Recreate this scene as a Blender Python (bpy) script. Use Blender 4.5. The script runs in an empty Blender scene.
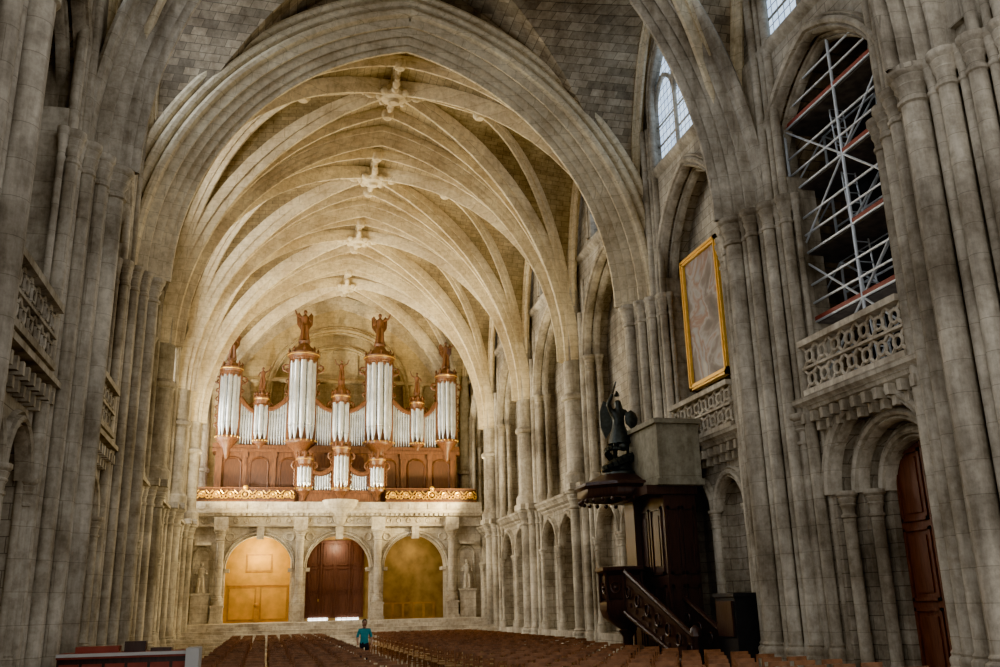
import bpy, math, random
from mathutils import Vector, Matrix
random.seed(3)
SC=bpy.context.scene
COL=SC.collection
pi=math.pi
XC=4.2
# ------------------------------------------------------------ mesh builder
class MB:
    def __init__(s): s.v=[];s.f=[];s.m=[];s.uv=[]
    def add(s,vs,fs,m=0,uvs=None):
        o=len(s.v); s.v+=[tuple(v) for v in vs]
        for k,f in enumerate(fs):
            s.f.append(tuple(i+o for i in f)); s.m.append(m); s.uv.append(uvs[k] if uvs else None)
    def box(s,x0,x1,y0,y1,z0,z1,m=0):
        x0,x1=min(x0,x1),max(x0,x1); y0,y1=min(y0,y1),max(y0,y1)
        vs=[(x,y,z) for z in (z0,z1) for y in (y0,y1) for x in (x0,x1)]
        s.add(vs,[(0,2,3,1),(4,5,7,6),(0,1,5,4),(2,6,7,3),(0,4,6,2),(1,3,7,5)],m)
    def lathe(s,cx,cy,prof,n=14,m=0,a0=0,a1=2*pi,sx=1,sy=1):
        full=abs(a1-a0-2*pi)<1e-4
        k=n if full else n+1
        vs=[];fs=[]
        for (r,z) in prof:
            for i in range(k):
                a=a0+(a1-a0)*i/n
                vs.append((cx+r*sx*math.cos(a),cy+r*sy*math.sin(a),z))
        for j in range(len(prof)-1):
            for i in range(n):
                i2=(i+1)%k
                fs.append((j*k+i,j*k+i2,(j+1)*k+i2,(j+1)*k+i))
        s.add(vs,fs,m)
    def tube(s,p,q,r,n=6,m=0,r2=None):
        p=Vector(p);q=Vector(q);d=(q-p)
        if d.length<1e-6:return
        d.normalize()
        a=d.orthogonal().normalized();b=d.cross(a)
        r2=r if r2 is None else r2
        vs=[];
        for (c,rr) in ((p,r),(q,r2)):
            for i in range(n):
                t=2*pi*i/n
                vs.append(c+a*math.cos(t)*rr+b*math.sin(t)*rr)
        fs=[(i,(i+1)%n,n+(i+1)%n,n+i) for i in range(n)]
        fs+=[tuple(range(n-1,-1,-1)),tuple(range(n,2*n))]
        s.add(vs,fs,m)
    def ball(s,c,r,m=0,n=10,sx=1,sy=1,sz=1):
        k=n//2+1
        prof=[(max(1e-4,math.sin(pi*i/k))*r,-math.cos(pi*i/k)*r*sz+c[2]) for i in range(k+1)]
        s.lathe(c[0],c[1],prof,n,m,sx=sx,sy=sy)
    def sweep(s,path,prof,fixed,mode='side',m=0,closed=False,sign=None):
        P=[Vector(p) for p in path];fx=Vector(fixed).normalized();n=len(P);k=len(prof)
        fr=[]
        for i in range(n):
            if closed: T=P[(i+1)%n]-P[i-1]
            else: T=P[min(i+1,n-1)]-P[max(i-1,0)]
            T.normalize()
            if mode=='side':
                S=fx; N=T.cross(S).normalized()
            else:
                N=fx; S=T.cross(N).normalized()
            fr.append((S,N))
        if mode=='side':
            if sign is None:
                if fr[-1][1].z>0: fr=[(S,-N) for S,N in fr]
        vs=[]
        for i in range(n):
            S,N=fr[i]
            for (a,b) in prof: vs.append(P[i]+S*a+N*b)
        fs=[]
        for i in range(n if closed else n-1):
            i2=(i+1)%n
            for j in range(k-1):
                fs.append((i*k+j,i*k+j+1,i2*k+j+1,i2*k+j))
        s.add(vs,fs,m)
    def ring(s,c,R,r,axis,m=0,n=14,k=5):
        ax=Vector(axis).normalized();a=ax.orthogonal().normalized();b=ax.cross(a)
        path=[Vector(c)+(a*math.cos(2*pi*i/n)+b*math.sin(2*pi*i/n))*R for i in range(n)]
        prof=[(r*math.cos(2*pi*j/k),r*math.sin(2*pi*j/k)) for j in range(k+1)]
        s.sweep(path,prof,ax,'n',m,closed=True)
    def obj(s,name,mats,parent=None,ang=38):
        me=bpy.data.meshes.new(name)
        me.from_pydata(s.v,[],s.f)
        for m in mats: me.materials.append(m)
        me.polygons.foreach_set('material_index',s.m)
        me.polygons.foreach_set('use_smooth',[True]*len(s.f))
        if any(u for u in s.uv):
            L=me.uv_layers.new(name='UVMap')
            for p,u in zip(me.polygons,s.uv):
                if u:
                    for li,c in zip(p.loop_indices,u): L.data[li].uv=c
        me.update()
        me.set_sharp_from_angle(angle=math.radians(ang))
        o=bpy.data.objects.new(name,me);COL.objects.link(o)
        if parent: o.parent=parent
        return o
def empty(name):
    e=bpy.data.objects.new(name,None);COL.objects.link(e);return e

# ------------------------------------------------------------ materials
def base(name):
    m=bpy.data.materials.new(name);m.use_nodes=True
    nt=m.node_tree;b=nt.nodes['Principled BSDF'];return m,nt,b
def stone(name,c1,c2,mortar,bw=.75,rh=.34,uv=False,rough=.9,blot=.5,ms=.012,bump=.35,horiz=False,blots=.35,streak=.35):
    m,nt,b=base(name);N=nt.nodes.new;L=nt.links.new
    b.inputs['Roughness'].default_value=rough
    tc=N('ShaderNodeTexCoord')
    if uv: vec=tc.outputs['UV']
    else:
        sp=N('ShaderNodeSeparateXYZ');L(tc.outputs['Object'],sp.inputs[0])
        cb=N('ShaderNodeCombineXYZ')
        if horiz:
            L(sp.outputs[0],cb.inputs[0]);L(sp.outputs[1],cb.inputs[1])
        else:
            ad=N('ShaderNodeMath');ad.operation='ADD';L(sp.outputs[0],ad.inputs[0]);L(sp.outputs[1],ad.inputs[1])
            L(ad.outputs[0],cb.inputs[0]);L(sp.outputs[2],cb.inputs[1])
        vec=cb.outputs[0]
    br=N('ShaderNodeTexBrick');L(vec,br.inputs['Vector'])
    br.inputs['Scale'].default_value=1;br.inputs['Brick Width'].default_value=bw;br.inputs['Row Height'].default_value=rh
    br.inputs['Mortar Size'].default_value=ms;br.inputs['Mortar Smooth'].default_value=.3
    br.inputs['Color1'].default_value=(*c1,1);br.inputs['Color2'].default_value=(*c2,1);br.inputs['Mortar'].default_value=(*mortar,1)
    def mulnoise(prev,scale,stretch,lo,tint,p0,p1):
        mp=N('ShaderNodeMapping');L(tc.outputs['Object'],mp.inputs[0]);mp.inputs['Scale'].default_value=stretch
        no=N('ShaderNodeTexNoise');L(mp.outputs[0],no.inputs['Vector']);no.inputs['Scale'].default_value=scale;no.inputs['Detail'].default_value=8;no.inputs['Roughness'].default_value=.68
        rp=N('ShaderNodeValToRGB');L(no.outputs['Fac'],rp.inputs[0])
        rp.color_ramp.elements[0].position=p0;rp.color_ramp.elements[0].color=(lo*tint[0],lo*tint[1],lo*tint[2],1)
        rp.color_ramp.elements[1].position=p1;rp.color_ramp.elements[1].color=(1.0,1.0,1.0,1)
        mx=N('ShaderNodeMix');mx.data_type='RGBA';mx.blend_type='MULTIPLY';mx.inputs[0].default_value=1
        L(prev,mx.inputs[6]);L(rp.outputs[0],mx.inputs[7]);return mx.outputs[2]
    c=mulnoise(br.outputs['Color'],blots,(1,1,1),1-blot,(1.0,.93,.85),.37,.6)
    c=mulnoise(c,1.6,(1,1,.12),1-streak,(1,.95,.9),.35,.6)
    c=mulnoise(c,5,(1,1,1),.70,(1,.97,.93),.35,.58)
    L(c,b.inputs['Base Color'])
    n2=N('ShaderNodeTexNoise');L(tc.outputs['Object'],n2.inputs['Vector']);n2.inputs['Scale'].default_value=6;n2.inputs['Detail'].default_value=5
    ma=N('ShaderNodeMath');ma.operation='SUBTRACT';L(n2.outputs['Fac'],ma.inputs[0]);L(br.outputs['Fac'],ma.inputs[1])
    bp=N('ShaderNodeBump');bp.inputs['Strength'].default_value=bump;bp.inputs['Distance'].default_value=.04
    L(ma.outputs[0],bp.inputs['Height']);L(bp.outputs[0],b.inputs['Normal'])
    return m
def plain(name,c,rough=.6,metal=0,var=.35,scale=4,bump=.1,stretch=None):
    m,nt,b=base(name);N=nt.nodes.new;L=nt.links.new
    b.inputs['Roughness'].default_value=rough;b.inputs['Metallic'].default_value=metal
    tc=N('ShaderNodeTexCoord');mp=N('ShaderNodeMapping');L(tc.outputs['Object'],mp.inputs[0])
    if stretch: mp.inputs['Scale'].default_value=stretch
    no=N('ShaderNodeTexNoise');L(mp.outputs[0],no.inputs['Vector']);no.inputs['Scale'].default_value=scale;no.inputs['Detail'].default_value=6
    rp=N('ShaderNodeValToRGB');L(no.outputs['Fac'],rp.inputs[0])
    k=1-var
    rp.color_ramp.elements[0].position=.3;rp.color_ramp.elements[0].color=(c[0]*k,c[1]*k,c[2]*k,1)
    rp.color_ramp.elements[1].position=.7;rp.color_ramp.elements[1].color=(*c,1)
    L(rp.outputs[0],b.inputs['Base Color'])
    bp=N('ShaderNodeBump');bp.inputs['Strength'].default_value=bump;bp.inputs['Distance'].default_value=.02
    L(no.outputs['Fac'],bp.inputs['Height']);L(bp.outputs[0],b.inputs['Normal'])
    return m
def glow(name,c,st):
    m,nt,b=base(name);N=nt.nodes.new;L=nt.links.new
    tc=N('ShaderNodeTexCoord');sp=N('ShaderNodeSeparateXYZ');L(tc.outputs['Object'],sp.inputs[0])
    cb=N('ShaderNodeCombineXYZ');ad=N('ShaderNodeMath');ad.operation='ADD';L(sp.outputs[0],ad.inputs[0]);L(sp.outputs[1],ad.inputs[1])
    L(ad.outputs[0],cb.inputs[0]);L(sp.outputs[2],cb.inputs[1])
    br=N('ShaderNodeTexBrick');L(cb.outputs[0],br.inputs['Vector']);br.offset=0
    br.inputs['Scale'].default_value=1;br.inputs['Brick Width'].default_value=.3;br.inputs['Row Height'].default_value=.3;br.inputs['Mortar Size'].default_value=.02
    br.inputs['Color1'].default_value=(*c,1);br.inputs['Color2'].default_value=(c[0]*.75,c[1]*.8,c[2]*.9,1);br.inputs['Mortar'].default_value=(.05,.05,.05,1)
    L(br.outputs['Color'],b.inputs['Emission Color']);b.inputs['Emission Strength'].default_value=st
    b.inputs['Base Color'].default_value=(.1,.1,.12,1)
    return m
M_web=stone('vault_web_stone',(.46,.365,.20),(.34,.27,.145),(.18,.135,.07),.6,.3,uv=True,blot=.6,ms=.014,streak=.15,blots=.3)
M_rib=stone('rib_stone',(.86,.77,.55),(.80,.71,.50),(.58,.50,.34),1.0,.5,blot=.35,bump=.12,streak=.12)
M_wall=stone('wall_ashlar',(.61,.565,.47),(.48,.445,.37),(.24,.215,.17),.7,.32,blot=.6)
M_pier=stone('pier_stone',(.70,.645,.53),(.63,.58,.475),(.42,.38,.3),2.6,.62,blot=.62,bump=.15,ms=.008,streak=.55)
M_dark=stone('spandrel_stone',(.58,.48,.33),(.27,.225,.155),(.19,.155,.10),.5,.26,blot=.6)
M_west=stone('west_wall_stone',(.86,.73,.41),(.80,.67,.37),(.6,.48,.27),.8,.4,blot=.2,streak=.15)
M_trib=stone('tribune_stone',(.80,.75,.63),(.74,.69,.58),(.52,.47,.39),1.2,.5,blot=.4,bump=.12,blots=.8,streak=.3)
M_floor=stone('floor_slabs',(.36,.30,.24),(.29,.24,.19),(.14,.12,.1),.8,.8,horiz=True,rough=.5,blot=.4,streak=.1)
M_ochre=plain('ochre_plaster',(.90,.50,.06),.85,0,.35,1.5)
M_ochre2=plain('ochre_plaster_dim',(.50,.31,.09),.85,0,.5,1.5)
M_wood=plain('organ_walnut',(.20,.078,.028),.42,0,.65,3,.2,(4,4,.8))
M_woodp=plain('organ_panel_walnut',(.11,.04,.014),.42,0,.5,3,.2,(6,6,.8))
M_wood2=plain('dark_oak',(.065,.033,.026),.33,0,.5,3,.25,(6,6,.8))
M_door=plain('door_oak',(.17,.062,.034),.5,0,.5,4,.2,(6,6,.6))
M_gold=plain('gilding',(1,.60,.08),.35,.6,.5,8)
M_tin=plain('tin_pipes',(.80,.86,.92),.25,.65,.3,3)
M_bronze=plain('dark_bronze',(.06,.07,.066),.4,.6,.5,8)
M_steel=plain('scaffold_steel',(.70,.76,.82),.4,.3,.2,6)
M_plank=plain('grey_planks',(.2,.18,.17),.8,0,.5,4)
M_red=plain('red_toeboard',(.30,.07,.05),.6,0,.3,4)
M_chair=plain('chair_wood',(.33,.15,.07),.4,0,.6,6)
M_straw=plain('straw_seat',(.48,.30,.14),.8,0,.4,20)
M_white=plain('white_cloth',(.6,.6,.59),.7,0,.1,4)
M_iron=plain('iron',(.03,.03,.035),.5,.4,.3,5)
M_deep=stone('recess_shade_stone',(.10,.11,.13),(.07,.08,.10),(.03,.03,.04),.6,.3,blot=.5)  # wall stone with the shade of the deep recess put into its colour
G_warmL=glow('glass_sunlit',(1,.92,.76),18)
G_cool=glow('glass_cool',(.62,.8,1.0),1.4)
G_coolL=glow('glass_cool_left',(.85,.92,1.0),6.0)
G_door=glow('daylight_gap',(1,.97,.85),6)

# ------------------------------------------------------------ geometry helpers
def archpts(a,R,n=14):
    r=(a*a+R*R)/(2*a); th=math.atan2(R,r-a) if r>a else pi/2
    if r<=a: th=pi/2 if R>=a-1e-6 else math.asin(R/r)
    L=[]
    for i in range(n+1):
        t=th*i/n; L.append((-(r*math.cos(t)-(r-a)),r*math.sin(t)))
    return L+[(-x,z) for x,z in L[-2::-1]]
def plate(mb,M,u0,u1,v0,v1,ops,depth,m=0,mr=None):
    mr=m if mr is None else mr
    def q(a,b,c,d):
        if b-a<1e-4 or d-c<1e-4:return
        mb.add([M(a,c,0),M(b,c,0),M(b,d,0),M(a,d,0)],[(0,1,2,3)],m)
    cur=u0
    for (uc,a,vs,vsp,R) in sorted(ops):
        q(cur,uc-a,v0,v1); q(uc-a,uc+a,v0,vs)
        pts=[(uc+x,vsp+z) for x,z in archpts(a,R)]
        for i in range(len(pts)-1):
            p,r=pts[i],pts[i+1]
            mb.add([M(p[0],p[1],0),M(r[0],r[1],0),M(r[0],v1,0),M(p[0],v1,0)],[(0,1,2,3)],m)
        out=[(uc-a,vs)]+pts+[(uc+a,vs)]
        if vs>v0: out=out+[(uc-a,vs)]
        vs_=[M(x,z,0) for x,z in out]+[M(x,z,depth) for x,z in out];k=len(out)
        mb.add(vs_,[(i,i+1,k+i+1,k+i) for i in range(k-1)],mr)
        cur=uc+a
    q(cur,u1,v0,v1)
def outline(uc,a,vs,vsp,R):
    return [(uc-a,vs),(uc-a,(vs+vsp)/2)]+[(uc+x,vsp+z) for x,z in archpts(a,R)]+[(uc+a,(vs+vsp)/2),(uc+a,vs)]
def shaft(mb,x,y,z0,z1,r,m=0,n=12,cap=True,base_=True,h=1.0):
    p=[]
    if base_: p+=[(1.6*r,z0),(1.6*r,z0+.3*h),(1.4*r,z0+.36*h),(1.5*r,z0+.44*h),(1.45*r,z0+.5*h),(1.15*r,z0+.55*h),(1.25*r,z0+.6*h),(r,z0+.66*h)]
    else: p+=[(r,z0)]
    if cap: p+=[(r,z1-.8*h),(1.25*r,z1-.77*h),(1.25*r,z1-.70*h),(r,z1-.67*h),(1.05*r,z1-.5*h),(1.35*r,z1-.4*h),(1.2*r,z1-.36*h),(1.5*r,z1-.22*h),(1.35*r,z1-.19*h),(1.7*r,z1-.12*h),(1.75*r,z1-.1*h),(1.75*r,z1),(.01,z1)]
    else: p+=[(r,z1)]
    mb.lathe(x,y,p,n,m)
ROLL=[(-.20,-.15),(-.20,.05),(-.15,.12),(-.09,.06),(-.07,.16),(0,.2),(.07,.16),(.09,.06),(.15,.12),(.20,.05),(.20,-.15)]
TOR=[(-.16,-.1),(-.16,.08),(-.11,.17),(0,.21),(.11,.17),(.16,.08),(.16,-.1)]
def sc(pr,a,b): return [(x*a,y*b) for x,y in pr]
RIB=[(-.26,-.2),(-.26,.12),(-.22,.2),(-.15,.17),(-.12,.28),(-.09,.38),(-.05,.46),(.05,.46),(.09,.38),(.12,.28),(.15,.17),(.22,.2),(.26,.12),(.26,-.2)]
BIG=[(-.62,-.2),(-.62,.14),(-.57,.26),(-.5,.26),(-.46,.1),(-.42,.34),(-.36,.46),(-.30,.42),(-.27,.24),(-.24,.52),(-.18,.64),(-.12,.6),(-.1,.42),(-.08,.72),(-.04,.78),(.04,.78),(.08,.72),(.1,.42),(.12,.6),(.18,.64),(.24,.52),(.27,.24),(.30,.42),(.36,.46),(.42,.34),(.46,.1),(.5,.26),(.57,.26),(.62,.14),(.62,-.2)]

YS=[14.2,22.0,30.0,37.9,46.0,54.1,62.3]
DX=.4            # lateral inset of the walls
SPR=12.4; H=9.1-DX; WF=9.4-DX
RN=10.65
def crownR(i): return 12.7 if i<2 else RN
# ------------------------------------------------------------ ceiling (vault webs)
cm=MB(); ribs=MB(); keys=MB()
for i in range(6):
    y0,y1=YS[i],YS[i+1];yc=(y0+y1)/2;Lh=(y1-y0)/2;R=crownR(i)
    drop=1.7
    r=(H*H+R*R)/(2*H);th=math.asin(R/r)
    ts=[(r*math.cos(th*k/14)-(r-H))/H for k in range(15)]
    def g(t): return math.sqrt(max(0,r*r-(r-H+H*t)**2))/R
    def arc(t): return r*math.acos(min(1,(r-H+H*t)/r))
    def zz(u,v):
        m_=min(abs(u),abs(v));z=SPR+R*g(m_)
        return z-drop*max(0,abs(u)-abs(v))*(1-abs(v))
    T=[-t for t in ts]+[t for t in ts[-2::-1]]
    n=len(T)
    V=[(XC+H*u,yc+Lh*v,zz(u,v)) for v in T for u in T]
    F=[];UV=[]
    for a in range(n-1):
        for b in range(n-1):
            c4=[(a,b),(a,b+1),(a+1,b+1),(a+1,b)]
            if a==b: polys=[(0,1,2),(0,2,3)]
            elif a+b==n-2: polys=[(0,1,3),(1,2,3)]
            else: polys=[(0,1,2,3)]
            for pl in polys:
                cc=[c4[q] for q in pl]
                um=sum(T[q[1]] for q in cc)/len(cc);vm=sum(T[q[0]] for q in cc)/len(cc)
                F.append(tuple(q[0]*n+q[1] for q in cc));uu=[]
                for (aa,bb) in cc:
                    if abs(um)<abs(vm): uu.append((yc+Lh*T[aa],arc(abs(T[bb]))))
                    else: uu.append((H*T[bb],arc(abs(T[aa]))))
                UV.append(uu)
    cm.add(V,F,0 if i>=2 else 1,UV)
    def rib(u1,v1,prof,u0=1,v0=1,su=1,sv=1):
        path=[]
        for t in ts:
            u=u1+(u0-u1)*t;v=v1+(v0-v1)*t
            path.append((XC+H*u*su,yc+Lh*v*sv,zz(u,v)))
        d=Vector((path[-1][0]-path[0][0],path[-1][1]-path[0][1],0)).normalized()
        ribs.sweep(path,prof,(-d.y,d.x,0),'side')
    for su in (1,-1):
        for sv in (1,-1):
            if i!=1: rib(0,0,sc(RIB,1,1.15),su=su,sv=sv)
            if i>=2:
                rib(0,.5,sc(RIB,.8,.85),su=su,sv=sv)
                rib(.42,0,sc(RIB,.7,.8),su=su,sv=sv)
    if i>=2:
        for u in (1,-1):
            ribs.sweep([(XC+H*u*k/6*.42,yc,zz(k/6*.42,0)) for k in range(7)],sc(RIB,.7,.7),(0,1,0),'side')
            ribs.sweep([(XC,yc+Lh*u*k/4*.5,zz(0,k/4*.5)) for k in range(5)],sc(RIB,.7,.7),(1,0,0),'side')
        for (u,v) in ((0,.5),(0,-.5),(.42,0),(-.42,0)):
            z=zz(abs(u),abs(v));keys.lathe(XC+H*u,yc+Lh*v,[(.01,z-.55),(.18,z-.53),(.28,z-.4),(.28,z-.2)],10)
        z=SPR+R
        keys.lathe(XC,yc,[(.01,z-.95),(.2,z-.93),(.26,z-.8),(.5,z-.75),(.58,z-.6),(.5,z-.45),(.45,z-.1)],14)
        for k in range(8):
            a=k*pi/4;keys.ball((XC+.6*math.cos(a),yc+.6*math.sin(a),z-.6),.17,n=8)
            if k%2==0:
                keys.ball((XC+.95*math.cos(a),yc+.95*math.sin(a),z-.55),.2,n=8,sx=1.3 if k%4==0 else .8,sy=.8 if k%4==0 else 1.3)
                keys.ball((XC+1.25*math.cos(a),yc+1.25*math.sin(a),z-.52),.12,n=8)
    for s in (1,-1):
        for sv in (1,-1):
            path=[(XC+s*(H-.02),yc+Lh*t*sv,zz(1,t)) for t in ts]
            ribs.sweep(path,sc(RIB,.8,.6),(s,0,0),'side')
for j,y in enumerate(YS):
    R=crownR(j)
    r=(H*H+R*R)/(2*H);th=math.asin(R/r)
    for s in (1,-1):
        path=[]
        for k in range(23):
            t=th*k/22;path.append((XC+s*(r*math.cos(t)-(r-H)),y,SPR+r*math.sin(t)))
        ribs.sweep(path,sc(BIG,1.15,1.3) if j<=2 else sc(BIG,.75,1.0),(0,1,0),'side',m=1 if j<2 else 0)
        if j in(1,2):
            yf=y-.72
            for o in (.12,.5,.88) if j==2 else (.1,):
                pth=[(XC+(p[0]-XC)*(1+o/H),yf,SPR+(p[2]-SPR)*(1+o/RN)) for p in path]
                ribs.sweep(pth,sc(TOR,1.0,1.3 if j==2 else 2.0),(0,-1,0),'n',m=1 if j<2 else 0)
cm.obj('ceiling',[M_web,M_dark]); ribs.obj('vault_ribs',[M_rib,M_pier]); keys.obj('vault_keystones',[M_rib])
sp=MB()
plate(sp,lambda u,v,w:(XC+u,29.35+w,v),-WF,WF,SPR,27.5,[(0,H,SPR,SPR+.001,RN)],.7)
sp.obj('wall_diaphragm',[M_dark])

# ------------------------------------------------------------ side walls
DC=17.85
def side(s,name):
    w_=MB();tr=MB();gl=MB()
    M=lambda u,v,w:(XC+s*(WF+w),u,v)
    def XX(d): return XC+s*(d-DX)
    nrm=(-s,0,0)
    for i in range(6):
        y0,y1=YS[i],YS[i+1];yc=(y0+y1)/2
        if i==0 and s==1:
            plate(w_,M,y0,y1,0,6.8,[(DC,1.95,0,4.45,1.95)],.45)
            plate(w_,lambda u,v,w:M(u,v,w+.45),y0,y1,0,6.8,[(DC,1.5,0,4.4,1.5)],.45)
            plate(w_,lambda u,v,w:M(u,v,w+.9),y0,y1,0,6.8,[(DC,1.1,0,4.3,1.1)],.2)
            for a,d in ((1.95,0),(1.5,.45),(1.1,.9)):
                tr.sweep([M(u,v,d) for u,v in outline(DC,a+.12,0,4.4,a+.12)[2:-2]],sc(ROLL,1.0,1.0),nrm,'n')
            tr.sweep([M(u,v,-.02) for u,v in outline(DC,2.28,0,4.4,2.22)[2:-2]],sc(ROLL,.5,.6),nrm,'n')
            for a,d in ((1.8,.2),(1.36,.65)):
                for q in (1,-1):
                    p=M(DC+q*a,0,d);shaft(tr,p[0],p[1],.0,4.45,.15,h=.8)
            p=M(20.62,0,-.05);shaft(tr,p[0],p[1],0,6.5,.26)
        else:
            c=(1.05,-1.05) if i<2 else (1.45,-1.45)
            a=.85 if i<2 else 1.15
            op=[(yc+q,a,.9,4.6,a*1.15) for q in c]
            plate(w_,M,y0,y1,0,6.8,op,.45)
            w_.add([M(y0,0,.45),M(y1,0,.45),M(y1,6.8,.45),M(y0,6.8,.45)],[(0,1,2,3)])
            for o in op:
                tr.sweep([M(u,v,0) for u,v in outline(o[0],a+.1,0,4.6,a*1.15+.1)[2:-2]],sc(ROLL,.9,.9),nrm,'n')
            for q in {c[0]+a+.15,c[0]-a-.15,c[1]+a+.15,c[1]-a-.15}:
                p=M(yc+q,0,-.05);shaft(tr,p[0],p[1],.9,4.65,.13,h=.7)
            w_.box(XX(9.15),XX(9.45),y0,y1,0,.9)
        w_.box(XX(9.1),XX(10.6),y0,y1,6.62,6.85)
        prof=[(-.45,0),(-.35,.1),(-.3,.1),(-.2,.25),(-.1,.28),(0,.4),(.12,.4),(.12,0)]
        tr.sweep([(XX(9.4),y0,6.72),(XX(9.4),y1,6.72)],prof,nrm,'n')
        if i<2:
            n=int((y1-y0)/.42)
            for k in range(n):
                y=y0+.2+k*.42
                tr.box(XX(9.05),XX(9.4),y-.07,y+.07,6.2,6.45);tr.box(XX(9.2),XX(9.4),y-.07,y+.07,5.98,6.2)
        a=3.0 if i==0 else (2.75 if i<2 else 3.05)
        dep=2.6 if (i==0) else .95
        big=(yc+(.0 if i else .3),a,6.85,12.4,3.9)
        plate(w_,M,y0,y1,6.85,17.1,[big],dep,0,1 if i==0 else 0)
        for dd,sc_ in ((0,1.1),(.4,.8)):
            tr.sweep([M(u,v,dd) for u,v in outline(big[0],a+.1-dd*.55,6.85,12.4,3.9+.1-dd*.5)[2:-2]],sc(ROLL,sc_,sc_),nrm,'n')
        for q in (1,-1):
            p=M(big[0]+q*(a-.05),0,.1);shaft(tr,p[0],p[1],6.85,12.45,.17,h=.9)
            p=M(big[0]+q*(a-.28),0,.45);shaft(tr,p[0],p[1],6.85,12.45,.13,h=.9)
        if s==-1 and i>=3:  # glowing windows added in the left arches to light the nave
            wa=(big[0],2.2,8.6,12.4,2.9)
            plate(w_,lambda u,v,w:M(u,v,w+dep),y0,y1,6.85,17.1,[wa],.4)
            gl.add([M(yc-2.3,8.5,dep+.3),M(yc+2.3,8.5,dep+.3),M(yc+2.3,15.4,dep+.3),M(yc-2.3,15.4,dep+.3)],[(0,1,2,3)],0)
            for q in (-.75,.75): p=M(yc+q,0,dep+.2);tr.tube((p[0],p[1],8.6),(p[0],p[1],14),.1)
        elif i==0:
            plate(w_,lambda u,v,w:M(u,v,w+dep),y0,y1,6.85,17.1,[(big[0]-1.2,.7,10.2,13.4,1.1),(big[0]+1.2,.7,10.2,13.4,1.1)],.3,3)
            w_.add([M(y0,6.85,dep+.3),M(y1,6.85,dep+.3),M(y1,17.1,dep+.3),M(y0,17.1,dep+.3)],[(0,1,2,3)],2)  # near-black sheet fills the openings in place of a dark interior
        else:
            w_.add([M(y0,6.85,dep),M(y1,6.85,dep),M(y1,17.1,dep),M(y0,17.1,dep)],[(0,1,2,3)])
        tr.sweep([(XX(9.4),y0,17.05),(XX(9.4),y1,17.05)],[(-.2,0),(-.12,.12),(0,.2),(.1,.2),(.16,0)],nrm,'n')
        wd=.4 if i<2 else .9
        win=(yc,2.5,17.4,19.6,2.8) if i<2 else (yc,1.7,17.5,18.9,1.8)
        plate(w_,M,y0,y1,17.1,26.5,[win],wd)
        tr.sweep([M(u,v,0) for u,v in outline(yc,win[1]+.08,win[2],win[3],win[4]+.1)],sc(ROLL,.9,.8),nrm,'n')
        zt=win[3]+win[4];aw=win[1];q3=aw/3
        gm=2 if s==1 else (0 if i>=2 else 1)
        gl.add([M(yc-aw-.2,17.3,wd-.1),M(yc+aw+.2,17.3,wd-.1),M(yc+aw+.2,zt+.1,wd-.1),M(yc-aw-.2,zt+.1,wd-.1)],[(0,1,2,3)],gm)
        for q in (-q3,q3):
            p=M(yc+q,0,wd-.2);tr.tube((p[0],p[1],17.4),(p[0],p[1],win[3]+.9),.08)
        for q in (-2*q3,0,2*q3):
            tr.sweep([M(u,v,wd-.2) for u,v in outline(yc+q,q3*.96,win[3]-.2,win[3],q3*1.4)[2:-2]],sc(ROLL,.4,.4),nrm,'n')
        tr.ring(M(yc,win[3]+win[4]*.62,wd-.2),q3*.85,.07,nrm)
        if i<2:
            for zq in (18.2,19.0): p=M(yc-aw,0,wd-.15);q_=M(yc+aw,0,wd-.15);tr.tube((p[0],p[1],zq),(q_[0],q_[1],zq),.035)
    w_.obj('wall_'+name,[M_wall,M_dark,M_iron,M_deep]);tr.obj('trim_'+name,[M_pier]);gl.obj('window_glass_'+name,[G_warmL,G_coolL,G_cool])
side(1,'right');side(-1,'left')

# ------------------------------------------------------------ piers
def major(s,y,k=1.0):
    p=MB()
    def X(d): return XC+s*(d-DX)
    p.box(X(9.0),X(10.2),y-.7*k,y+.7*k,0,13.0);p.box(X(9.25),X(10.2),y-1.2*k,y+1.2*k,0,13.0);p.box(X(9.42),X(10.2),y-1.8*k,y+1.8*k,0,13.0)
    p.box(X(8.4),X(10.2),y-.8*k,y+.8*k,0,.35);p.box(X(8.7),X(10.2),y-1.5*k,y+1.5*k,0,.35)
    p.box(X(9.0),X(10.2),y-2.0*k,y+2.0*k,0,.35)
    L=[(8.64,0,.25)]
    for q in (1,-1): L+=[(8.78,.40*q,.11),(8.82,.70*q,.17),(8.98,.98*q,.10),(9.02,1.24*q,.16),(9.18,1.50*q,.10),(9.25,1.76*q,.15),(9.42,2.0*q,.08)]
    for d,yy,r in L: shaft(p,X(d),y+yy*k,.35,SPR,r*k,n=14)
    p.box(X(9.1),X(10.2),y-1.2*k,y+1.2*k,13.0,17)
    for q in (1,-1): 
        for d,yy,r in ((9.2,1.15,.13),(9.28,1.42,.09),(9.35,1.65,.13)): p.lathe(X(d),y+yy*q*k,[(r,SPR),(r,19)],10)
    p.obj('stone_pier',[M_pier])
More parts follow.
